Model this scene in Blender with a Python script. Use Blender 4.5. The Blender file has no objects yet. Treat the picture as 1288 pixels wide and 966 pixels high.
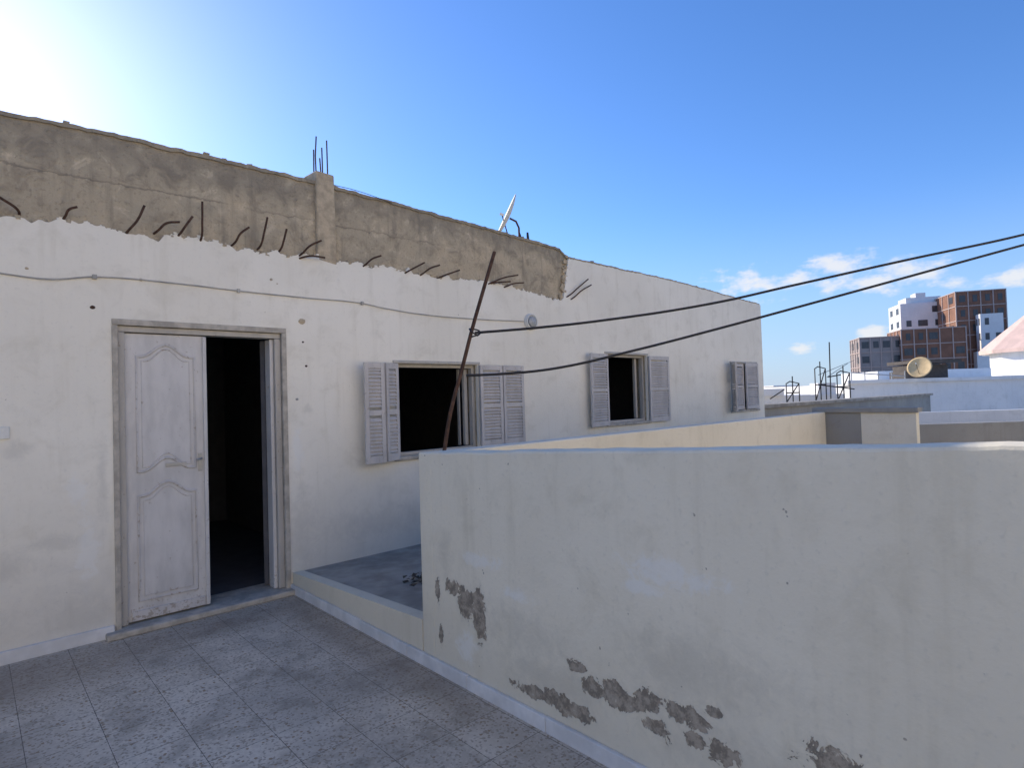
import bpy, math, random
from mathutils import Vector, noise, Matrix
random.seed(7)
S=bpy.context.scene
S.view_settings.view_transform='Standard'; S.view_settings.look='None'; S.view_settings.exposure=0
COL=S.collection
# ------------------------------------------------------------- node helpers
class NT:
    def __init__(s,t): s.t=t; s.n=t.nodes; s.l=t.links
    def new(s,ty,**k):
        n=s.n.new(ty)
        for a,b in k.items(): setattr(n,a,b)
        return n
    def put(s,sock,v):
        if hasattr(v,'is_output'): s.l.new(v,sock)
        elif isinstance(v,(tuple,list)) and len(v)==3 and sock.type=='RGBA': sock.default_value=(*v,1)
        else: sock.default_value=v
    def m(s,op,a,b=0.0,c=0.0,clamp=False):
        n=s.new('ShaderNodeMath',operation=op,use_clamp=clamp)
        for i,v in enumerate((a,b,c)): s.put(n.inputs[i],v)
        return n.outputs[0]
    def noise(s,vec,scale,detail=4,rough=.55,dist=0):
        n=s.new('ShaderNodeTexNoise'); s.put(n.inputs['Vector'],vec)
        n.inputs['Scale'].default_value=scale; n.inputs['Detail'].default_value=min(detail,4)
        n.inputs['Roughness'].default_value=rough; n.inputs['Distortion'].default_value=dist
        return n.outputs['Fac']
    def ramp(s,v,a,b,lo=0.,hi=1.):
        n=s.new('ShaderNodeMapRange',interpolation_type='SMOOTHSTEP'); s.put(n.inputs[0],v)
        for i,x in enumerate((a,b,lo,hi)): n.inputs[i+1].default_value=x
        return n.outputs[0]
    def mix(s,f,a,b,mode='MIX'):
        n=s.new('ShaderNodeMix',data_type='RGBA',blend_type=mode)
        s.put(n.inputs[0],f); s.put(n.inputs[6],a); s.put(n.inputs[7],b); return n.outputs[2]
    def map(s,vec,scale=(1,1,1),loc=(0,0,0),rot=(0,0,0)):
        n=s.new('ShaderNodeMapping'); s.put(n.inputs[0],vec)
        n.inputs['Scale'].default_value=scale; n.inputs['Location'].default_value=loc; n.inputs['Rotation'].default_value=rot
        return n.outputs[0]
def newmat(name):
    m=bpy.data.materials.new(name); m.use_nodes=True; m.node_tree.nodes.clear()
    t=NT(m.node_tree); o=t.new('ShaderNodeOutputMaterial'); b=t.new('ShaderNodeBsdfPrincipled')
    t.l.new(b.outputs[0],o.inputs[0]); tc=t.new('ShaderNodeTexCoord')
    return m,t,b,tc.outputs['Object']
def bump(t,b,h,strength=.3,dist=.01):
    n=t.new('ShaderNodeBump'); n.inputs['Strength'].default_value=strength; n.inputs['Distance'].default_value=dist
    t.put(n.inputs['Height'],h); t.l.new(n.outputs[0],b.inputs['Normal'])
def simple(name,col,rough=.7,metal=0,var=.25,scale=8,bmp=.15,col2=None,bd=.004):
    m,t,b,v=newmat(name)
    n=t.noise(v,scale,3,.6); n2=t.noise(v,scale*7,2)
    dark=tuple(c*(1-var) for c in col) if col2 is None else col2
    f=t.ramp(n,.35,.68)
    c=t.mix(f,dark,col); c=t.mix(t.m('MULTIPLY',t.ramp(n2,.3,.7),.2),c,tuple(x*.75 for x in col))
    t.put(b.inputs['Base Color'],c); b.inputs['Roughness'].default_value=rough; b.inputs['Metallic'].default_value=metal
    if bmp: bump(t,b,n2,bmp,bd)
    return m
def sep(t,v):
    n=t.new('ShaderNodeSeparateXYZ'); t.put(n.inputs[0],v); return n.outputs
def ellipses(t,a,b,lst):
    """smallest normalised distance to a list of (ca,cb,ra,rb)"""
    cb=t.new('ShaderNodeCombineXYZ'); t.put(cb.inputs[0],a); t.put(cb.inputs[1],b); cur=None
    for ca,cb_,ra,rb in lst:
        n=t.new('ShaderNodeVectorMath',operation='MULTIPLY_ADD'); t.put(n.inputs[0],cb.outputs[0])
        n.inputs[1].default_value=(1/ra,1/rb,0); n.inputs[2].default_value=(-ca/ra,-cb_/rb,0)
        l=t.new('ShaderNodeVectorMath',operation='LENGTH'); t.put(l.inputs[0],n.outputs[0]); d=l.outputs['Value']
        cur=d if cur is None else t.m('MINIMUM',cur,d)
    return cur
def plaster(name,base,tint,peel=None,smear=None,smudge=None,axis='X',grime_h=.9,grime=.5,peelcol=(.2,.17,.13),floorz=0.0,stain=.35,simple_=False):
    m,t,b,v=newmat(name); xyz=sep(t,v); A=xyz[0] if axis=='X' else xyz[1]; Z=xyz[2]
    big=t.noise(v,.9,2,.6); mid=t.noise(v,4.2,4,.68,.4); fine=t.noise(v,38,3,.6)
    streak=t.noise(t.map(v,(6,6,.55)),1.6,4,.62)
    c=t.mix(t.ramp(big,.35,.65),base,tint)
    c=t.mix(t.m('MULTIPLY',t.ramp(mid,.48,.76),stain),c,tuple(x*y for x,y in zip(tint,(.74,.72,.67))))
    c=t.mix(t.m('MULTIPLY',t.ramp(streak,.5,.78),stain*.8),c,tuple(x*y for x,y in zip(tint,(.72,.69,.62))))
    c=t.mix(t.m('MULTIPLY',t.ramp(fine,.56,.75),.3),c,tuple(x*.7 for x in base))
    g=t.ramp(t.m('ADD',Z,t.m('MULTIPLY',t.m('SUBTRACT',mid,.5),1.5)),floorz,floorz+grime_h,1,0)
    c=t.mix(t.m('MULTIPLY',g,grime),c,tuple(x*y for x,y in zip(base,(.58,.57,.57))))
    h=t.m('ADD',t.m('MULTIPLY',mid,.5),t.m('MULTIPLY',fine,.4))
    if not simple_:
        chip=t.m('MULTIPLY',t.ramp(t.noise(v,23,2,.5),.755,.775),.7)
        c=t.mix(chip,c,(.30,.25,.19))
    if smear or peel or smudge:
        raw=t.m('SUBTRACT',t.noise(v,11,4,.74,.5),.5); nz=t.m('MULTIPLY',raw,3.3)
    if smudge:
        d=t.m('ADD',ellipses(t,A,Z,smudge),nz)
        c=t.mix(t.m('MULTIPLY',t.ramp(d,.1,1.7,1,0),.33),c,tuple(x*.58 for x in base))
    if smear:
        d=t.m('ADD',ellipses(t,A,Z,smear),nz)
        c=t.mix(t.m('MULTIPLY',t.ramp(d,.4,1.2,1,0),.45),c,(.88,.86,.80))
    if peel:
        d=t.m('ADD',ellipses(t,A,Z,peel),nz)
        rim=t.ramp(d,1.0,1.6,1,0); k=t.ramp(d,.93,1.03,1,0)
        c=t.mix(t.m('MULTIPLY',rim,.28),c,tuple(x*.72 for x in base))
        pn=t.noise(v,26,4,.7)
        pc=t.mix(t.ramp(pn,.40,.60),peelcol,tuple(x*2.0 for x in peelcol))
        c=t.mix(t.m('MULTIPLY',k,t.ramp(pn,.64,.72,.92,.35)),c,pc); h=t.m('SUBTRACT',h,t.m('MULTIPLY',k,1.8))
    t.put(b.inputs['Base Color'],c); b.inputs['Roughness'].default_value=.9; b.inputs['Specular IOR Level'].default_value=.25
    bump(t,b,h,.5,.009); return m
# ------------------------------------------------------------- mesh helpers
def obj(name,verts,faces,mat,parent=None,smooth=False):
    me=bpy.data.meshes.new(name); me.from_pydata([tuple(v) for v in verts],[],faces); me.update()
    o=bpy.data.objects.new(name,me); COL.objects.link(o)
    if mat: me.materials.append(mat)
    if smooth:
        for p in me.polygons: p.use_smooth=True
    if parent: o.parent=parent
    return o
def empty(name):
    o=bpy.data.objects.new(name,None); COL.objects.link(o); return o
def bev(o,w=.006,seg=2):
    m=o.modifiers.new('b','BEVEL'); m.width=w; m.segments=seg; m.limit_method='ANGLE'; return o
BF=[(0,3,2,1),(4,5,6,7),(0,1,5,4),(1,2,6,5),(2,3,7,6),(3,0,4,7)]
def boxv(x0,x1,y0,y1,z0,z1): return [(x0,y0,z0),(x1,y0,z0),(x1,y1,z0),(x0,y1,z0),(x0,y0,z1),(x1,y0,z1),(x1,y1,z1),(x0,y1,z1)]
def box(name,x0,x1,y0,y1,z0,z1,mat,parent=None,b=0.0):
    o=obj(name,boxv(x0,x1,y0,y1,z0,z1),BF,mat,parent)
    if b: bev(o,b)
    return o
def boxes(name,lst,mat,parent=None,b=0.0,tf=None):
    V=[];F=[]
    for q in lst:
        k=len(V); vs=boxv(*q)
        if tf: vs=[tf(Vector(p)) for p in vs]
        V+=vs; F+=[tuple(i+k for i in f) for f in BF]
    o=obj(name,V,F,mat,parent)
    if b: bev(o,b)
    return o
def tube(name,pts,r,mat,parent=None,kind='POLY',cyc=False,taper=None):
    cu=bpy.data.curves.new(name,'CURVE'); cu.dimensions='3D'; cu.bevel_depth=r; cu.bevel_resolution=2; cu.use_fill_caps=True
    plist=pts if isinstance(pts[0][0],(tuple,list,Vector)) else [pts]
    for ps in plist:
        if kind=='POLY':
            s=cu.splines.new('POLY'); s.points.add(len(ps)-1)
            for i,p in enumerate(ps): s.points[i].co=(*p,1)
        else:
            s=cu.splines.new('BEZIER'); s.bezier_points.add(len(ps)-1)
            for i,p in enumerate(ps):
                bp=s.bezier_points[i]; bp.co=p; bp.handle_left_type=bp.handle_right_type='AUTO'
        s.use_cyclic_u=cyc
    o=bpy.data.objects.new(name,cu); COL.objects.link(o); cu.materials.append(mat)
    dg=bpy.context.evaluated_depsgraph_get(); me=bpy.data.meshes.new_from_object(o.evaluated_get(dg))
    n=bpy.data.objects.new(name,me); COL.objects.link(n)
    if parent: n.parent=parent
    bpy.data.objects.remove(o); bpy.data.curves.remove(cu); n.name=name
    for p in me.polygons: p.use_smooth=True
    return n
# ------------------------------------------------------------- materials
fac=plaster('facade_plaster',(.92,.86,.735),(.86,.80,.675),
   smear=[(.62,.62,.07,.22),(2.1,1.2,.05,.2),(.55,1.05,.06,.12)],
   smudge=[(.45,.72,.16,.05),(.18,.60,.12,.08),(-.1,.25,.3,.12),(.55,.2,.2,.14),(.70,1.1,.03,.25),(2.12,.5,.10,.35),(2.2,1.55,.04,.04),(2.9,.45,.6,.14),(.25,1.35,.07,.05)],
   axis='X',grime_h=1.05,grime=.42,stain=.38)
wallm=plaster('terrace_wall_plaster',(.88,.795,.62),(.81,.725,.555),axis='Y',
   peel=[(2.74,.52,.06,.045),(2.62,.47,.07,.08),(2.50,.41,.05,.12),(2.88,.47,.022,.09),(2.86,.22,.02,.06),(2.09,.15,.14,.03),(1.90,.16,.14,.04),
         (1.80,.37,.055,.03),(1.74,.30,.055,.045),(1.60,.30,.13,.055),(1.43,.34,.07,.05),(1.40,.25,.08,.035),(1.25,.35,.09,.04),(1.22,.27,.04,.03),(1.10,.27,.06,.04),(1.14,.41,.03,.02),
         (.72,.38,.11,.06),(.25,.3,.12,.05)],
   smear=[(1.30,.88,.20,.06),(1.42,.80,.12,.03),(2.5,.72,.16,.04),(2.2,.60,.12,.04),(2.6,.22,.1,.08)],
   smudge=[(2.2,.42,.3,.10),(1.2,.55,.3,.10),(2.8,.7,.06,.12),(.9,.25,.5,.12),(2.0,.25,.3,.08)],
   grime_h=.7,grime=.32,peelcol=(.20,.165,.125),stain=.32)
wall2m=plaster('parapet_plaster',(.88,.81,.66),(.82,.75,.60),axis='X',floorz=-3,grime=.2,stain=.3,simple_=True)
graym=plaster('grey_render',(.38,.36,.32),(.32,.305,.275),axis='X',floorz=-3,grime=.2,simple_=True)
def concrete():
    m,t,b,v=newmat('bare_concrete'); xyz=sep(t,v)
    big=t.noise(v,1.3,3,.6,.5); mid=t.noise(v,6,4,.70,.5); fine=t.noise(v,45,3,.65); st=t.noise(t.map(v,(7,7,.6)),1.5,4,.6)
    c=t.mix(t.ramp(big,.38,.62),(.56,.45,.30),(.47,.39,.27))
    c=t.mix(t.m('MULTIPLY',t.ramp(mid,.48,.68),.65),c,(.29,.235,.165))
    c=t.mix(t.m('MULTIPLY',t.ramp(mid,.28,.45,1,0),.7),c,(.72,.60,.42))
    c=t.mix(t.m('MULTIPLY',t.ramp(st,.5,.70),.5),c,(.23,.195,.145))
    c=t.mix(t.m('MULTIPLY',t.ramp(t.m('ADD',xyz[2],t.m('MULTIPLY',mid,.5)),3.45,3.8),.5),c,(.19,.17,.135))
    c=t.mix(t.m('MULTIPLY',t.ramp(fine,.55,.72),.45),c,(.19,.155,.11))
    w=t.m('ABSOLUTE',t.m('SUBTRACT',t.m('ADD',xyz[2],t.m('MULTIPLY',mid,.10)),3.29)); ln=t.m('MULTIPLY',t.ramp(w,.002,.010,1,0),t.ramp(big,.45,.6))
    c=t.mix(t.m('MULTIPLY',ln,.5),c,(.12,.10,.08))
    t.put(b.inputs['Base Color'],c); b.inputs['Roughness'].default_value=.95
    bump(t,b,t.m('ADD',mid,t.m('MULTIPLY',fine,.6)),.9,.025); return m
conc=concrete()
colm=simple('column_concrete',(.62,.50,.34),.95,var=.35,scale=9,bmp=.6,bd=.015)
def tiles():
    m,t,b,v=newmat('terrazzo_tiles')
    br=t.new('ShaderNodeTexBrick',offset=0.0,squash=1.0); t.put(br.inputs['Vector'],t.map(v,loc=(.11,.07,0)))
    br.inputs['Scale'].default_value=1; br.inputs['Brick Width'].default_value=.30; br.inputs['Row Height'].default_value=.30
    br.inputs['Mortar Size'].default_value=.0022; br.inputs['Mortar Smooth'].default_value=.6; br.inputs['Bias'].default_value=0
    br.inputs['Color1'].default_value=(.60,.52,.41,1); br.inputs['Color2'].default_value=(.70,.61,.485,1)
    vo=t.new('ShaderNodeTexVoronoi'); t.put(vo.inputs['Vector'],v); vo.inputs['Scale'].default_value=95
    s=t.new('ShaderNodeSeparateColor'); t.put(s.inputs[0],vo.outputs['Color'])
    c=br.outputs['Color']
    c=t.mix(t.m('MULTIPLY',t.ramp(s.outputs[0],.6,.66),.45),c,(.80,.72,.59))
    c=t.mix(t.m('MULTIPLY',t.ramp(s.outputs[1],.8,.84),.6),c,(.28,.21,.145))
    vo2=t.new('ShaderNodeTexVoronoi'); t.put(vo2.inputs['Vector'],v); vo2.inputs['Scale'].default_value=42
    s2=t.new('ShaderNodeSeparateColor'); t.put(s2.inputs[0],vo2.outputs['Color'])
    ch=t.m('MULTIPLY',t.ramp(s2.outputs[0],.84,.86),t.ramp(vo2.outputs['Distance'],.25,.4,1,0))
    c=t.mix(t.m('MULTIPLY',ch,.85),c,(.32,.20,.10))
    big=t.noise(v,1.0,3,.6,.3); mid=t.noise(v,4,4,.72)
    c=t.mix(t.m('MULTIPLY',t.ramp(big,.42,.66),.45),c,(.30,.265,.22))
    c=t.mix(t.m('MULTIPLY',t.ramp(mid,.48,.66),.5),c,(.30,.25,.19))
    c=t.mix(t.m('MULTIPLY',t.ramp(mid,.3,.44,1,0),.3),c,(.76,.69,.57))
    xyz=sep(t,v); d=t.m('ADD',ellipses(t,xyz[0],xyz[1],[(-.25,3.35,.45,.5),(.1,4.6,.7,.35),(1.2,4.7,.9,.2),(1.9,3.5,.12,1.4)]),t.m('MULTIPLY',t.m('SUBTRACT',mid,.5),1.8))
    c=t.mix(t.m('MULTIPLY',t.ramp(d,.4,1.8,1,0),.5),c,(.23,.18,.135))
    c=t.mix(t.m('MULTIPLY',br.outputs['Fac'],t.ramp(mid,.35,.6,.2,.55)),c,(.15,.125,.10))
    t.put(b.inputs['Base Color'],c); t.put(b.inputs['Roughness'],t.ramp(mid,.3,.7,.6,.9)); b.inputs['Specular IOR Level'].default_value=.25
    bump(t,b,t.m('SUBTRACT',t.m('MULTIPLY',mid,.4),br.outputs['Fac']),.3,.004); return m
tile=tiles()
marble=simple('skirting_marble',(.80,.78,.75),.45,var=.2,scale=5,bmp=.08)
cem=simple('cement_floor',(.44,.395,.33),.9,var=.4,scale=3,bmp=.4)
cemlight=simple('cement_step',(.57,.51,.42),.9,var=.35,scale=10,bmp=.4)
def paintwood(name,base,worn,lowdirt=.08,lo=.63):
    m,t,b,v=newmat(name)
    n=t.noise(t.map(v,(5,5,1.6)),1.6,4,.6); n2=t.noise(v,30,4,.7)
    z=sep(t,v)[2]
    k=t.ramp(t.m('ADD',n2,t.m('MULTIPLY',t.ramp(z,.0,.3,1,0),lowdirt)),lo,lo+.05)
    c=t.mix(t.ramp(n,.35,.7),base,tuple(x*.82 for x in base)); c=t.mix(t.m('MULTIPLY',k,.7),c,worn)
    t.put(b.inputs['Base Color'],c); b.inputs['Roughness'].default_value=.6
    bump(t,b,t.m('SUBTRACT',t.m('MULTIPLY',n2,.3),t.m('MULTIPLY',k,.6)),.3,.004); return m
doorp=paintwood('door_paint',(.68,.645,.60),(.40,.33,.26))
doorm=paintwood('moulding_paint',(.63,.59,.55),(.34,.27,.2),lo=.58)
framep=paintwood('frame_paint',(.52,.48,.42),(.28,.22,.16))
shut=paintwood('shutter_paint',(.61,.565,.525),(.36,.29,.22),lo=.61)
rust=simple('rusty_steel',(.13,.07,.045),.85,.3,var=.5,scale=30,bmp=.5)
black=simple('cable_sheath',(.022,.02,.02),.6,var=.3,scale=10,bmp=0)
darkm=simple('room_shade',(.10,.10,.11),.9,var=.2,bmp=0)  # near-black colour stands in for the darkness inside the rooms
metal=simple('galvanised_metal',(.5,.5,.5),.35,.8,var=.2,scale=20,bmp=0)
dishm=simple('dish_paint',(.72,.69,.62),.6,var=.15,scale=6,bmp=0)
whitep=simple('white_plastic',(.78,.76,.70),.4,var=.1,bmp=0)
greyp=simple('lamp_glass',(.46,.46,.44),.25,var=.25,scale=40,bmp=0)
cablew=simple('white_cable_dirty',(.50,.47,.41),.7,var=.3,scale=6,bmp=0)
# ------------------------------------------------------------- ground
box('ground',-3000,3000,-3000,3000,-7.4,-7,simple('town_ground',(.36,.31,.24),.95,var=.3,scale=.02,bmp=0))
terr=empty('terrace')
box('tile_floor',-5,2.03,-7.0,5.0,-.12,0,tile,terr)
box('slab_base',-5,2.17,-7.0,5.3,-7,-.125,wall2m,terr)
# ------------------------------------------------------------- house
house=empty('plastered_house')
def lerp(tab,x):
    if x<=tab[0][0]: return tab[0][1]
    for (a,u),(b,v) in zip(tab,tab[1:]):
        if x<=b: return u+(v-u)*(x-a)/(b-a)
    return tab[-1][1]
ROOF=[(-5,3.56),(.17,3.56),(.7,3.59),(2.4,3.59),(3.85,3.54),(5.48,3.48),(5.56,3.47),(5.70,3.38),(8.14,3.37),(11.25,3.25)]
def n1(x,s,k=0): return noise.noise(Vector((x*s,k,3.3)))
def roof(x): return lerp(ROOF,x)+.008*n1(x,4)+.009*n1(x,23,2)
BAND=[(-5,2.9),(1.0,2.89),(1.4,2.91),(1.93,2.89),(2.63,2.92),(3.33,2.89),(4.16,2.91),(4.9,2.88),(5.4,2.83),(5.58,2.83),(5.62,3.0),(5.66,3.2),(5.70,3.36)]
def band(x):
    j=.035*n1(x,3.5,9)+.035*n1(x,9,5)+.025*n1(x,23,7)
    if x>5.70: return roof(x)-.012
    if x>5.56: return min(lerp(BAND,x)+.3*j,roof(x)-.012)
    return lerp(BAND,x)+j
X0,X1=-5,11.25
OPEN=[(.78,2.00,0,2.23),(3.09,4.13,1.05,1.97),(6.41,7.37,1.20,2.16),(9.95,10.95,1.25,2.10)]
def stripwall(name,top,yf,yb,mat,parent,bottom=None,opens=OPEN,step=.03,x0=X0,x1=X1,z0=0.0):
    xs=set(); x=x0
    while x<x1: xs.add(round(x,4)); x+=step
    xs.add(x1)
    for o in opens: xs.add(o[0]); xs.add(o[1])
    xs=sorted(xs); V=[];F=[]
    def q(*p): k=len(V); V.extend(p); F.append(tuple(range(k,k+len(p))))
    bt=bottom if bottom else (lambda x:z0)
    for a,b in zip(xs,xs[1:]):
        mid=(a+b)/2; segs=[(bt(a),bt(b),top(a),top(b))]
        for o in opens:
            if o[0]<mid<o[1]:
                segs=[(o[3],o[3],top(a),top(b))]
                if o[2]>z0: segs.append((z0,z0,o[2],o[2]))
        for za,zb,ta,tb in segs:
            q((a,yf,za),(b,yf,zb),(b,yf,tb),(a,yf,ta)); q((b,yb,zb),(a,yb,za),(a,yb,ta),(b,yb,tb))
            q((a,yf,ta),(b,yf,tb),(b,yb,tb),(a,yb,ta)); q((a,yb,za),(b,yb,zb),(b,yf,zb),(a,yf,za))
    for o in opens:
        for xx in (o[0],o[1]): q((xx,yf,o[2]),(xx,yb,o[2]),(xx,yb,o[3]),(xx,yf,o[3]))
    for xx in (x0,x1): q((xx,yf,bt(xx)),(xx,yb,bt(xx)),(xx,yb,top(xx)),(xx,yf,top(xx)))
    return obj(name,V,F,mat,parent)
stripwall('plaster_coat',band,5.0,5.034,fac,house,step=.018)
stripwall('concrete_wall',lambda x:roof(x)-.004,5.034,5.26,conc,house)
stripwall('roof_edge',lambda x:roof(x)+.016+.008*n1(x,15,4),5.018,5.30,conc,house,bottom=lambda x:roof(x)-.012+.010*n1(x,9,8),opens=[],step=.04,x1=X1-.001)
box('rooms_back',X0,X1,9.8,10,-7,3.25,fac,house)
box('end_wall',X1-.22,X1,5.262,9.798,-7,3.2,fac,house)
box('left_wall',X0,X0+.22,5.262,9.798,-7,3.2,fac,house)
box('roof_slab',X0+.01,X1-.01,5.262,9.79,3.0,3.16,cem,house)
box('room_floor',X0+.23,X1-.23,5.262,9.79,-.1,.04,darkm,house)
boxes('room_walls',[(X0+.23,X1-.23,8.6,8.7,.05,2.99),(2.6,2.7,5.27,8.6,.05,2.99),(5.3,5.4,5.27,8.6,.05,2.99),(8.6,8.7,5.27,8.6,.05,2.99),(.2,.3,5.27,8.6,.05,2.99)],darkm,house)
box('lower_storey',X0,X1,5.03,5.26,-7,-.002,fac,house)
def rubble(name,n,fn,mat,smin,smax):
    V=[];F=[]
    for i in range(n):
        x,y,z=fn(); s=random.uniform(smin,smax); k=len(V)
        for a,b,c in boxv(-1,1,-1,1,-1,1): V.append((x+a*s*random.uniform(.6,1.5),y+b*s*random.uniform(.4,1),z+c*s*random.uniform(.4,1)))
        F+=[tuple(j+k for j in f) for f in BF]
    return obj(name,V,F,mat,house)
def edge():
    x=random.uniform(-3,5.6); return x,random.uniform(5.0,5.03),band(x)+random.uniform(-.012,.012)
rubble('broken_slab_edge',300,edge,conc,.005,.014)
rubble('broken_plaster_edge',220,edge,fac,.005,.012)
def jag(): z=random.uniform(2.85,3.40); return 5.58+(z-2.85)*.22+random.uniform(-.05,.04),5.02,z
rubble('broken_corner',60,jag,colm,.008,.025)
def rf(): x=random.uniform(-3,11.2); return x,random.uniform(5.04,5.25),roof(x)+.02
rubble('roof_crumbs',200,rf,conc,.006,.022)
stub=box('column_stub',2.31,2.50,5.0,5.24,2.86,3.70,colm,house)
for v in stub.data.vertices: v.co+=Vector((random.uniform(-.012,.012),random.uniform(-.008,0),random.uniform(-.02,.02)))
bev(stub,.015)
tube('column_rebars',[[(2.345,5.05,3.6),(2.34,5.05,3.85),(2.352,5.05,4.03)],[(2.38,5.18,3.6),(2.385,5.18,3.96)],[(2.455,5.05,3.6),(2.452,5.05,4.02)],[(2.47,5.18,3.6),(2.465,5.18,4.0)],[(2.42,5.1,3.6),(2.405,5.1,3.86)]],.0065,rust,house)
RB=[(.28,2.92,.08,3.03,.0),(.50,2.93,.57,3.0,.01),(.86,2.88,.97,3.09,-.01),(1.05,2.93,1.20,3.01,.015),(1.2,2.92,1.29,3.07,0),(1.36,2.9,1.36,3.2,0),(1.60,2.92,1.71,3.06,.01),
(1.81,2.92,1.86,3.17,0),(1.98,2.92,2.02,3.1,0),(2.14,2.9,2.33,3.05,.01),(2.14,2.88,2.36,2.90,.01),(2.76,2.89,2.93,3.0,.01),(3.22,2.88,3.43,3.0,0),(3.40,2.88,3.62,3.0,.01),(3.63,2.88,3.88,2.98,0),(4.30,2.89,4.74,3.03,.01),(4.35,2.9,4.62,2.94,0),(4.55,2.88,4.83,2.95,.01),(5.62,2.86,6.02,3.13,0),(5.70,2.84,6.08,3.06,.01)]
bars=[]
for xa,za,xb,zb,c in RB:
    bars.append([(xa-.01,5.05,za-.02),(xa+(xb-xa)*.12,4.985,za+(zb-za)*.08),((xa+xb)/2-c,4.955,(za+zb)/2+c),(xb,4.945,zb)])
tube('wall_rebars',bars,.0085,rust,house,kind='BEZIER')
def blob(name,x,z,r,mat,parent,y=5.0,flat=.5):
    V=[];F=[];n=9;m=5
    for i in range(m):
        a=i/(m-1)*math.pi/2
        for j in range(n):
            b=j/n*2*math.pi; rr=r*math.cos(a)*(1+.35*noise.noise(Vector((x*9+math.cos(b),z*7+math.sin(b),i))))
            V.append((x+rr*math.cos(b)*1.25,y+.004-r*flat*math.sin(a),z+rr*math.sin(b)))
    for i in range(m-1):
        for j in range(n): F.append((i*n+j,i*n+(j+1)%n,(i+1)*n+(j+1)%n,(i+1)*n+j))
    return obj(name,V,F,mat,parent)
for i,(x,z,r,mt) in enumerate([(.655,2.32,.016,rust),(2.16,2.32,.028,colm),(2.165,2.14,.012,rust),(2.19,1.93,.013,rust),(1.9,2.66,.014,colm),(1.95,2.63,.01,colm),(.34,1.62,.008,rust),(2.10,1.64,.014,cablew),(.30,2.55,.012,colm),(.95,2.55,.014,colm)]):
    blob('plaster_knob_%d'%i,x,z,r,mt,house)
tube('facade_cable',[(-3,4.99,2.56),(-.4,4.985,2.54),(.17,4.99,2.50),(.42,4.985,2.49),(.67,4.99,2.535),(1.2,4.985,2.545),(1.63,4.99,2.535),(2.2,4.985,2.53),(2.74,4.99,2.53),(2.95,4.985,2.505),(3.41,4.985,2.475),(4.1,4.985,2.475),(4.86,4.99,2.50)],.005,cablew,house,kind='BEZIER')
boxes('cable_clips',[(.655,.68,4.975,5.0,2.52,2.55),(2.73,2.75,4.975,5.0,2.515,2.545),(1.62,1.64,4.975,5.0,2.52,2.55)],cablew,house)
tube('loose_wire',[(2.5,5.05,3.62),(2.7,5.0,3.60),(3.1,5.0,3.56)],.003,black,house,kind='BEZIER')
lamp=empty('bulkhead_lamp')
def disc(name,cx,cy,cz,r,d,mat,parent,n=32):
    V=[];F=[]
    prof=[(r,0),(r,d*.5),(r*.85,d),(0.001,d*1.1)]
    for rr,dd in prof:
        for j in range(n): a=j/n*2*math.pi; V.append((cx+rr*math.cos(a),cy-dd,cz+rr*math.sin(a)))
    for i in range(len(prof)-1):
        for j in range(n): F.append((i*n+j,i*n+(j+1)%n,(i+1)*n+(j+1)%n,(i+1)*n+j))
    return obj(name,V,F,mat,parent,True)
disc('base',4.97,4.999,2.50,.10,.03,whitep,lamp); disc('lens',4.97,4.965,2.50,.065,.02,greyp,lamp)
tube('guard',[(4.97+.085*math.cos(a/16*2*math.pi),4.962,2.50+.085*math.sin(a/16*2*math.pi)) for a in range(16)],.008,whitep,lamp,cyc=True)
box('light_switch',.15,.205,4.985,5.0,1.43,1.51,whitep,None,.004)
boxes('marble_skirting',[(-5,-2.0,4.975,4.999,0,.085),(-1.995,-.4,4.975,4.999,0,.085),(-.395,.755,4.973,4.999,0,.085)]+
   [(2.006,2.029,4.998-k*.6-.597,4.998-k*.6,0.0,.072+.003*(k%2)) for k in range(19)],marble,None,.004)
# ------------------------------------------------------------- door
door=empty('double_door')
boxes('surround',[(.765,.80,4.988,5.10,0,2.205),(1.975,2.015,4.988,5.10,0,2.205),(.765,2.015,4.988,5.10,2.207,2.25)],cemlight,door,.004)
boxes('frame',[(.802,.845,5.02,5.14,.05,2.16),(1.925,1.973,5.02,5.14,.05,2.16),(.802,1.973,5.02,5.14,2.162,2.204)],framep,door,.004)
boxes('frame_inner',[(1.893,1.923,5.05,5.16,.05,2.155)],doorp,door,.004)
box('threshold',.70,2.028,4.90,5.30,.001,.045,cemlight,door,.01)
def leaf(name,w,h,mat,mm,parent):
    """panelled leaf in local coords x:0..w, z:0..h, front face y=0 toward -y"""
    e=bpy.data.objects.new(name,None); COL.objects.link(e); e.parent=parent
    box('leaf_board',0,w,0,.04,0,h,mat,e,.004)
    l,r=.075,w-.075
    def arch(z,amp,inset,n=22):
        out=[]
        for i in range(n+1):
            u=i/n; x=l+inset+(r-l-2*inset)*u; s=.5-.5*math.cos(min(1,max(0,(u-.08)/.42))*math.pi) if u<.5 else .5-.5*math.cos(min(1,max(0,(.92-u)/.42))*math.pi)
            out.append((x,.002,z+amp*s))
        return out
    ups=[]
    for ins in (0,.032):
        t=arch(1.93-ins,.09,ins); bt=arch(1.08+ins,.09,ins)
        ups.append(t+bt[::-1])
        t=arch(.90-ins,.09,ins); ups.append(t+[(r-ins,.002,.14+ins),(l+ins,.002,.14+ins)])
    tube('panel_mouldings',ups[:2],.012,mm,e,cyc=True); tube('panel_mouldings_inner',ups[2:],.007,mm,e,cyc=True)
    return e
L1=leaf('closed_leaf',.535,2.10,doorp,doorm,door); L1.location=(.845,5.045,.055)
boxes('closing_strip',[(1.365,1.392,5.028,5.05,.06,2.15)],doorp,door,.004)
boxes('door_kick',[(.87,1.355,5.030,5.046,.06,.13)],doorm,door,.004)
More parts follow.
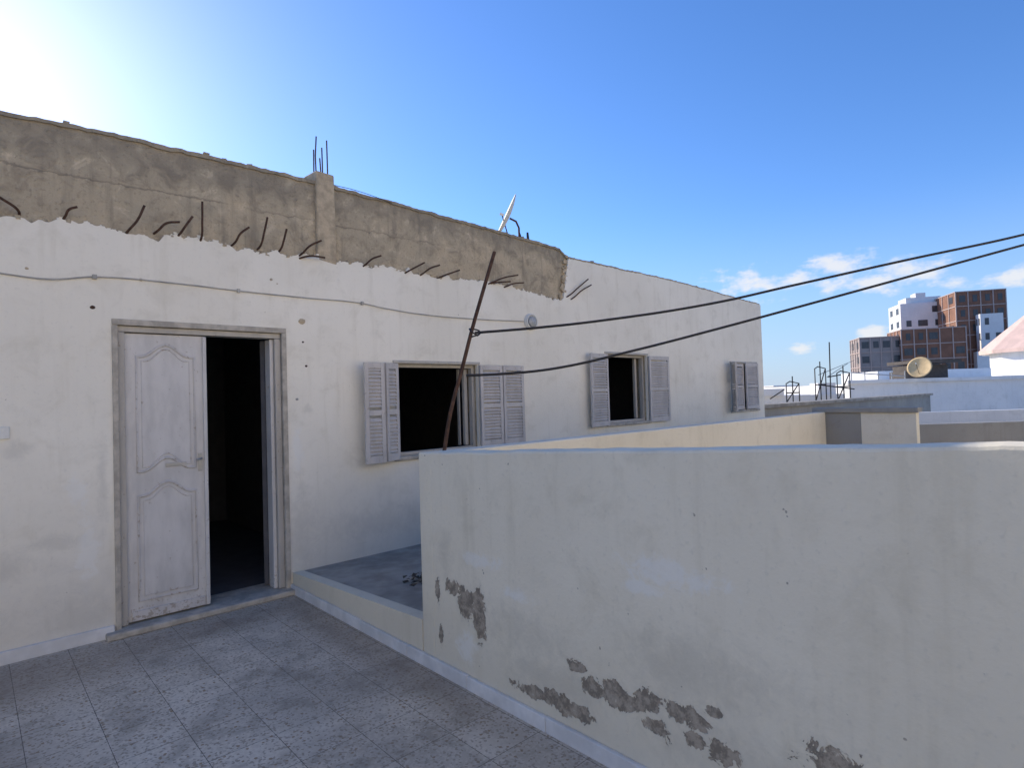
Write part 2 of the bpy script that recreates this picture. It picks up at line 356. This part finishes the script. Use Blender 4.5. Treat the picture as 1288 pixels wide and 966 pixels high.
boxes('mail_slot',[(1.10,1.24,5.036,5.046,1.155,1.185)],metal,door,.003)
boxes('lock_plate',[(1.325,1.35,5.036,5.046,1.10,1.24)],metal,door,.002)
tube('door_handle',[(1.337,5.04,1.20),(1.337,4.995,1.20),(1.30,4.99,1.195)],.007,metal,door)
L2=leaf('open_leaf',.535,2.10,darkm,darkm,door); L2.location=(1.90,5.18,.055); L2.rotation_euler=(0,0,math.radians(58))  # open leaf coloured dark for the indoor shade, unlike the closed one
# ------------------------------------------------------------- windows and shutters
def shutter(name,p0,p1,z0,z1,parent,y_thick=.03):
    p0=Vector((*p0,0)); p1=Vector((*p1,0)); d=(p1-p0); w=d.length; d.normalize(); nrm=Vector((-d.y,d.x,0))
    if nrm.y>0: nrm=-nrm
    def tf(v): q=p0+d*v.x+nrm*v.y; return (q.x,q.y,v.z)
    s=.042; g=.003
    L=[(g,s,0,y_thick,z0,z1),(w-s,w-g,0,y_thick,z0,z1),(s,w-s,.001,y_thick-.001,z0,z0+.07),(s,w-s,.001,y_thick-.001,z1-.055,z1),(s,w-s,.001,y_thick-.001,(z0+z1)/2-.025,(z0+z1)/2+.025)]
    boxes(name,L,shut,parent,.003,tf)
    V=[];F=[]; z=z0+.08
    while z<z1-.075:
        if abs(z+.015-(z0+z1)/2)>.04:
            k=len(V); w1=random.uniform(-.004,.004)
            for (yy,zz) in ((y_thick-.003,z+w1),(y_thick-.003,z+.006+w1),(.006,z+.034),(.006,z+.028)):
                V+= [tf(Vector((s-.005,yy,zz))),tf(Vector((w-s+.005,yy,zz)))]
            F+=[(k,k+1,k+3,k+2),(k+2,k+3,k+5,k+4),(k+4,k+5,k+7,k+6),(k+6,k+7,k+1,k)]
        z+=.034
    obj(name+'_slats',V,F,shut,parent)
def window(name,x0,x1,z0,z1,leaves):
    e=empty(name); t=.035
    boxes('frame',[(x0+.001,x0+t,5.06,5.12,z0+.001,z1-.001),(x1-t,x1-.001,5.06,5.12,z0+.001,z1-.001),(x0+t,x1-t,5.062,5.118,z1-t,z1-.001),(x0+t,x1-t,5.062,5.118,z0+.001,z0+t)],framep,e,.003)
    boxes('lintel_trim',[(x0-.03,x1+.03,4.985,5.02,z1+.002,z1+.03)],framep,e,.004)
    boxes('sill',[(x0-.04,x1+.04,4.965,5.10,z0-.035,z0-.001)],cemlight,e,.006)
    for i,l in enumerate(leaves): shutter('shutter_%d'%(i+1),*l,e)
    return e
w=window('shuttered_window',3.09,4.13,1.05,1.97,[((3.085,4.975),(2.90,4.90),1.03,1.965),((2.895,4.895),(2.685,4.905),1.025,1.965),((4.135,4.985),(4.45,4.965),1.07,1.965),((4.455,4.965),(4.79,4.975),1.07,1.965)])
boxes('inner_casement',[(4.04,4.085,5.13,5.17,1.09,1.93),(4.02,4.036,5.2,5.24,1.09,1.93)],framep,w,.003)
w=window('shuttered_window',6.41,7.37,1.20,2.16,[((6.40,4.985),(5.97,4.93),1.18,2.15),((7.375,4.985),(7.86,4.955),1.18,2.15)])
boxes('inner_casement',[(6.46,6.50,5.13,5.17,1.24,2.12),(7.25,7.29,5.13,5.17,1.24,2.12)],framep,w,.003)
w=window('shuttered_window',9.95,10.95,1.25,2.10,[((9.945,4.985),(9.72,4.80),1.24,2.11),((10.46,4.985),(10.95,4.985),1.26,2.10),((9.96,5.02),(10.45,5.03),1.26,2.09)])
# ------------------------------------------------------------- terrace wall
def wtop(y): return 1.28+(3.04-y)*.055+.004*n1(y,5,11)+.003*n1(y,17,1)
twall=empty('terrace_wall')
V=[];F=[];ys=[2.919-i*.05 for i in range(198)]
for y in ys:
    q=.003*n1(y,13,6)
    for x,zz in ((2.03,-.1),(2.03,wtop(y)-.014+q),(2.034,wtop(y)-.004+q),(2.046,wtop(y)),(2.158,wtop(y)),(2.17,wtop(y)-.012),(2.17,-7)): V.append((x,y,zz))
for i in range(len(ys)-1):
    for j in range(6): F.append((i*7+j,i*7+j+1,(i+1)*7+j+1,(i+1)*7+j))
obj('stair_parapet',V,F,wallm,twall)
box('corner_block',2.03,2.17,2.92,3.05,-.1,1.28,wallm,twall,.01)
V=[(2.03,3.052,-.1),(2.03,4.999,-.1),(2.03,4.999,.165),(2.03,3.052,.262),(2.12,3.052,-.1),(2.12,4.999,-.1),(2.12,4.999,.165),(2.12,3.052,.262)]
obj('walkway_kerb',V,[(0,1,2,3),(7,6,5,4),(3,2,6,7),(1,5,6,2),(0,3,7,4)],wallm,twall)
obj('raised_walkway',[(2.035,3.05,.258),(2.035,5.0,.160),(11.2,5.0,.15),(11.2,3.05,.24),(2.035,3.05,-.3),(2.035,5,-.3),(11.2,5,-.3),(11.2,3.05,-.3)],[(3,2,1,0),(4,5,6,7),(0,4,7,3)],cem)
box('walkway_parapet',2.171,8.40,2.92,3.05,-7,1.28,wall2m,None,.01)
ret=empty('return_parapet')
box('grey_part',8.401,8.54,2.50,3.05,-7,1.27,graym,ret); box('cream_part',8.401,8.54,1.90,2.498,-7,1.27,wall2m,ret)
box('coping',8.37,8.57,1.87,3.08,1.272,1.335,graym,ret,.008)
box('far_walkway_parapet',8.545,11.3,2.92,3.05,-7,1.2,wall2m)
V=[];F=[]
for i in range(150):
    cx,cy=random.choice([(2.55,3.85),(2.62,3.50),(2.58,3.6)])
    x=random.gauss(cx,.06); y=random.gauss(cy,.06); s=random.uniform(.012,.035); a=random.uniform(0,6.3); z=.262-(y-3.05)*.05+random.uniform(.004,.03)
    k=len(V)
    for j in range(4): V.append((x+s*math.cos(a+j*1.57),y+s*.6*math.sin(a+j*1.57),z+random.uniform(-.01,.012)))
    F.append((k,k+1,k+2,k+3))
obj('dry_leaves',V,F,simple('dry_leaf',(.085,.065,.045),.9,var=.5,scale=20,bmp=0))
# ------------------------------------------------------------- leaning pole and cables
tube('leaning_pole',[(2.19,3.0,1.27),(2.25,3.0,1.52),(2.345,2.99,1.80),(2.43,2.985,2.05),(2.54,2.99,2.32),(2.66,3.0,2.60)],.0125,rust,None,kind='BEZIER')
cb=empty('overhead_cables')
tube('upper_cable',[(2.44,2.97,2.03),(2.75,2.75,2.055),(3.14,2.47,2.10),(3.79,2.02,2.21),(4.22,1.66,2.32),(4.88,1.10,2.49),(5.54,.59,2.65),(7.1,-.55,3.1),(8.8,-1.75,3.7)],.0085,black,cb,kind='BEZIER')
tube('lower_cable',[(2.36,2.97,1.75),(2.55,2.85,1.755),(2.87,2.66,1.785),(3.32,2.34,1.895),(3.79,2.02,2.025),(4.44,1.47,2.23),(5.54,.59,2.575),(7.1,-.55,3.04),(8.8,-1.75,3.6)],.0085,black,cb,kind='BEZIER')
tube('tie_wire',[(2.41,2.97,2.0),(2.47,2.95,2.03),(2.45,3.01,2.06),(2.41,2.97,2.04),(2.46,2.96,2.01)],.005,black,cb,kind='BEZIER')
tube('utility_pole',[(8.8,-1.8,-7),(8.8,-1.8,4.2)],.09,cemlight)
# ------------------------------------------------------------- rooftop dish
def dish(name,c,n,r,mat,foot,depth=.14,feed=1.1):
    e=empty(name); c=Vector(c); n=Vector(n).normalized(); u=n.orthogonal().normalized(); v=n.cross(u); V=[];F=[];R=7;N=32
    for side in (0,1):
        for i in range(R+1):
            for j in range(N):
                a=j/N*2*math.pi; rr=r*i/R; V.append(c+u*(rr*math.cos(a))+v*(rr*math.sin(a))+n*(depth*(i/R)**2*r/.35-side*.012))
    o=(R+1)*N
    for i in range(R):
        for j in range(N):
            F.append((i*N+j,i*N+(j+1)%N,(i+1)*N+(j+1)%N,(i+1)*N+j)); F.append(tuple(o+k for k in (i*N+j,(i+1)*N+j,(i+1)*N+(j+1)%N,i*N+(j+1)%N)))
    for j in range(N): F.append((R*N+j,R*N+(j+1)%N,o+R*N+(j+1)%N,o+R*N+j))
    obj('reflector',V,F,mat,e,True)
    tip=c+n*r*feed; low=c-Vector((0,0,r*.9)); tube('feed_arm',[low,tip],.008,rust,e)
    tube('feed_horn',[tip-n*.03,tip+n*.03],.02,whitep,e)
    back=c-n*.12; f=Vector(foot)
    tube('mast',[c-n*.02,back,Vector((f.x,f.y,back.z-.05)),f],.014,rust,e)
    tube('braces',[[f+Vector((.25,-.1,0)),Vector((f.x,f.y,back.z-.1))],[f+Vector((-.2,-.12,0)),Vector((f.x,f.y,back.z-.12))]],.010,rust,e)
    return e
dish('satellite_dish',(5.58,5.98,4.12),(-.738,.48,.42),.33,dishm,(5.80,6.0,3.16),.05,.3)
tube('roof_bracket',[[(5.66,5.7,3.16),(5.72,5.75,3.88)],[(5.84,5.75,3.16),(5.72,5.75,3.88)],[(5.66,5.7,3.70),(5.86,5.75,3.62)]],.014,black)
# ------------------------------------------------------------- background
f0=Vector((.681,.733,0)).normalized(); r0=Vector((f0.y,-f0.x,0))
def P(lat,d,z): q=r0*lat+f0*d; return Vector((q.x,q.y,z))
def tb(name,lst,mat,parent=None,b=0,rot=0,piv=(0,0)):
    cr,sr=math.cos(rot),math.sin(rot)
    def tf(v):
        x,y=v.x-piv[0],v.y-piv[1]; return P(piv[0]+x*cr-y*sr,piv[1]+x*sr+y*cr,v.z)
    return boxes(name,lst,mat,parent,b,tf)
whitew=plaster('white_house_paint',(.88,.85,.81),(.82,.80,.77),floorz=-7,grime=.2,stain=.3,simple_=True)
tb('grey_roof_wall',[(7.6,22,12,12.25,-7,.80)],graym,None,.01)
tb('white_roof_wall',[(7.0,22,14.5,14.7,-7,.93)],whitew)
box('concrete_parapet',11.32,24.5,5.1,5.4,-7,1.24,graym); box('concrete_coping',11.30,24.6,5.03,5.47,1.242,1.31,cem)
nb=empty('white_neighbour_house')
tb('walls',[(12.6,32,22,30,-7,1.72)],whitew,nb); tb('roof_parapet',[(12.5,32,21.9,22.15,1.722,1.86)],whitew,nb,.01)
tb('roof_room',[(16.8,22,27,30,1.73,2.3)],whitew,nb)
tb('roof_canopy',[(15.7,17.3,22.6,24.6,2.45,2.58),(15.4,15.8,23,24,1.73,2.15),(15.8,17.2,23.2,24.4,1.87,2.4)],simple('dark_felt',(.12,.10,.085),.9),nb)
tube('railing',[[P(12.7+i*.5,22.0,1.86),P(12.7+i*.5,22.0,2.15)] for i in range(5)]+[[P(12.7,22,2.15),P(14.7,22,1.95)]],.02,metal,nb)
dish('satellite_dish',P(15.0,21.6,2.24),P(-.75,-.6,.35),.40,simple('ochre_dish',(.80,.57,.29),.6,var=.15),P(15.15,22.02,1.86),.07)
mf=empty('metal_roof_frame')
def frame(l,d,w,z0,z1,r=.018):
    return [[P(l,d,z0),P(l,d,z1),P(l+w*.3,d,z1+.06),P(l+w,d,z1),P(l+w,d,z0)],[P(l,d,(z0+z1)/2),P(l+w,d,(z0+z1)/2)],[P(l,d,z0),P(l+w,d,z1)],[P(l+w*.5,d,z0),P(l+w*.5,d,z1+.2)]]
tube('bars',frame(7.45,16,.35,1.25,1.75)+frame(8.5,16.5,.3,1.25,2.15)+frame(8.95,16.2,.35,1.25,2.0)+[[P(8.65,16,1.3),P(8.67,16,2.85)],[P(8.6,16,1.9),P(8.95,16,1.95)],[P(7.0,16,1.35),P(7.4,16,1.6)],[P(8.3,16,1.7),P(9.3,16,1.55)]],.016,black,mf)
tb('roof_plinth',[(5.8,9.6,17,20,-7,1.42)],whitew)
tb('roof_blocks',[(7.0,7.8,16.9,17.4,1.42,1.62),(8.9,9.4,17.1,17.6,1.42,1.75)],whitew)
tube('distant_cables',[[P(7.5,14,1.86),P(12,21,2.45)],[P(7.3,14,1.92),P(14,24,2.7)]],.008,black)
pav=empty('conical_roof_pavilion'); c=P(27.6,30,0); V=[];F=[];N=12
for i,(r,z) in enumerate([(2.5,-7),(2.5,3.15),(2.95,3.12),(2.95,3.3),(2.1,4.1),(1.0,5.1),(.25,5.9),(0.02,6.1)]):
    for j in range(N): a=(j+.5)/N*2*math.pi; V.append((c.x+r*math.cos(a),c.y+r*math.sin(a),z))
def ring(i): return [(i*N+j,i*N+(j+1)%N,(i+1)*N+(j+1)%N,(i+1)*N+j) for j in range(N)]
obj('walls',V,ring(0)+ring(1),whitew,pav); obj('cone_roof',V,ring(2)+ring(3)+ring(4)+ring(5)+ring(6),simple('terracotta_white_roof',(.82,.58,.48),.8,var=.15,scale=2,bmp=0),pav)
# apartment blocks
brown=simple('brown_cladding',(.30,.145,.09),.8,var=.25,scale=.5,bmp=0); greyc=simple('grey_cladding',(.42,.35,.32),.8,var=.2,scale=.5,bmp=0); aptw=simple('apartment_white',(.87,.84,.81),.8,var=.08,scale=.3,bmp=0)
winm=simple('apartment_window',(.08,.08,.085),.3,var=.3,scale=1,bmp=0); lite=simple('facade_joint',(.60,.46,.40),.8,bmp=0)
def block(parent,tag,l0,l1,d0,d1,z1,wall,nfl,nb_,rot,win=True,grid=True,z0=-7,joint=lite):
    piv=(l0,d0)
    tb(tag+'_walls',[(l0,l1,d0,d1,z0,z1)],wall,parent,0,rot,piv)
    H=3.1; W=(l1-l0)/nb_; D=(d1-d0); ws=[];js=[]
    nf=int((z1-z0)/H)
    for k in range(nf):
        zt=z1-k*H
        if grid: js.append((l0-.12,l1+.12,d0-.12,d1+.12,zt-.16,zt+.02))
        for i in range(nb_):
            a=l0+i*W
            if win and random.random()<.8: 
                s=random.choice((.2,.3,.38)); ws.append((a+W*s,a+W*(1-s*.7),d0-.06,d0+.2,zt-2.3,zt-.9))
        n2=max(2,int(D/4))
        for i in range(n2):
            a=d0+i*D/n2
            if win and random.random()<.7: ws.append((l0-.06,l0+.2,a+D/n2*.3,a+D/n2*.7,zt-2.3,zt-.9))
    if grid:
        for i in range(nb_+1): js.append((l0+i*W-.09,l0+i*W+.09,d0-.14,d0+.1,z0,z1))
        for i in range(1,5): js.append((l0-.14,l0+.1,d0+i*D/4-.1,d0+i*D/4+.1,z0,z1))
    if ws: tb(tag+'_windows',ws,winm,parent,0,rot,piv)
    if js: tb(tag+'_joints',js,joint,parent,0,rot,piv)
ap=empty('apartment_building'); ro=math.radians(-16)
block(ap,'grey_wing',73.6,83.4,124,131,12.0,greyc,4,5,ro)
block(ap,'brown_wing',80.4,91.8,121,129,13.2,brown,4,5,ro)
block(ap,'white_tower',90.5,102,136,144,20.6,aptw,8,4,ro,grid=False)
tb('tower_top',[(92,99,137,142,20.6,22.0),(94,96,137,140,22,23)],aptw,ap,0,ro,(90.5,136))
block(ap,'brown_tower',95.0,104.0,125,138,21.3,brown,8,4,ro)
block(ap,'white_stair',97.3,101.3,121.5,123.5,16.0,aptw,6,2,ro,grid=False)
tb('white_front',[(93.5,101.5,118,119.5,-7,8.0)],aptw,ap,0,ro,(93.5,118))
tw=empty('distant_town'); L=[];M=[]
for i in range(70):
    d=random.uniform(90,260); l=random.uniform(.35,1.5)*d; w=random.uniform(8,18); (L if random.random()<.7 else M).append((l,l+w,d,d+w,-7,random.uniform(-1.5,3.2)*1.0))
for i in range(60):
    d=random.uniform(60,260); l=-random.uniform(.9,2.5)*d; w=random.uniform(8,18); L.append((l,l+w,d,d+w,-7,random.uniform(-2,3)))
tb('houses_white',L,aptw,tw); tb('houses_tan',M,cemlight,tw)
# added house behind the viewer, unseen; its sunlit front bounces warm light onto facade
oh=empty('bounce_house'); sun_w=simple('bounce_wall_cream',(.90,.79,.61),.9,var=.06,scale=1,bmp=0)
box('walls',-14,16,-16,-7.0,-7,5.9,sun_w,oh); box('roof_parapet',-14.1,16.1,-7.15,-6.93,5.902,6.5,sun_w,oh)
boxes('windows',[(a,a+1.1,-6.995,-6.96,1.1,2.3) for a in (-11,-7,-3,1,5,9,13)]+[(a,a+1.1,-6.995,-6.96,3.9,5.0) for a in (-11,-7,-3,1,5,9,13)],winm,oh)
# ------------------------------------------------------------- sky, sun
EL=math.radians(25); AZ=math.radians(-1.0)
W=bpy.data.worlds.new('World'); S.world=W; W.use_nodes=True; W.node_tree.nodes.clear(); t=NT(W.node_tree)
out=t.new('ShaderNodeOutputWorld'); bg=t.new('ShaderNodeBackground'); t.l.new(bg.outputs[0],out.inputs[0]); bg.inputs[1].default_value=.15
sky=t.new('ShaderNodeTexSky',sky_type='NISHITA'); sky.sun_disc=False; sky.sun_elevation=EL; sky.sun_rotation=AZ
sky.air_density=1.0; sky.dust_density=.28; sky.ozone_density=5.0; sky.altitude=50
tc=t.new('ShaderNodeTexCoord'); v=tc.outputs['Generated']; x,y,z=sep(t,v)
az=t.m('ARCTAN2',x,y); el=t.m('ARCSINE',z)
cn=t.m('ADD',t.m('MULTIPLY',t.m('SUBTRACT',t.noise(t.map(v,(1,1,2.6)),15,4,.62),.5),3.8),t.m('MULTIPLY',t.m('SUBTRACT',t.noise(v,45,3,.6),.5),1.4))
def azel(px,py):
    a=(px-644)/740; h=(500-.031*(px-644)-py)/740; return math.radians(42.9)+math.atan(a), math.atan(h/math.sqrt(1+a*a))
cl=[]
for px,py,w_,h_ in [(945,358,62,20),(1000,352,40,11),(1065,330,44,13),(1085,356,66,12),(1160,345,62,19),(1280,347,30,10),(1010,438,20,8),(1098,418,22,10)]:
    a,e=azel(px,py); cl.append((a,e,w_/740*.62,h_/740*.8))
d=t.m('ADD',ellipses(t,az,el,cl),cn); k=t.ramp(d,.15,1.35,1,0)
hs=t.new('ShaderNodeHueSaturation'); hs.inputs['Saturation'].default_value=1.12; hs.inputs['Value'].default_value=1.45; t.put(hs.inputs['Color'],sky.outputs[0])
base=t.mix(1.0,hs.outputs[0],(.98,.925,1.05),'MULTIPLY')
haze=t.ramp(el,.0,.30,.75,0)
base=t.mix(haze,base,(2.8,4.0,5.6))
col=t.mix(t.m('MULTIPLY',k,.85),base,(6.0,6.0,6.1))
t.l.new(col,bg.inputs[0])
sl=bpy.data.lights.new('sun','SUN'); sl.energy=5.0; sl.angle=math.radians(.5); sl.color=(1,.91,.77)
so=bpy.data.objects.new('sun',sl); COL.objects.link(so)
sd=Vector((math.sin(AZ)*math.cos(EL),math.cos(AZ)*math.cos(EL),math.sin(EL))); so.rotation_euler=sd.to_track_quat('Z','Y').to_euler()
# ------------------------------------------------------------- camera
p=math.atan(17/740); zz=Vector((0,0,1)); Fv=f0*math.cos(p)+zz*math.sin(p); u0=zz*math.cos(p)-f0*math.sin(p); rr=.03
R=r0*math.cos(rr)-u0*math.sin(rr); U=u0*math.cos(rr)+r0*math.sin(rr)
cam=bpy.data.cameras.new('camera'); co=bpy.data.objects.new('camera',cam); COL.objects.link(co)
co.matrix_world=Matrix(((R.x,U.x,-Fv.x,0),(R.y,U.y,-Fv.y,0),(R.z,U.z,-Fv.z,1.6),(0,0,0,1)))
cam.sensor_width=36; cam.lens=740/1288*36; cam.clip_end=6000; cam.clip_start=.05
S.camera=co
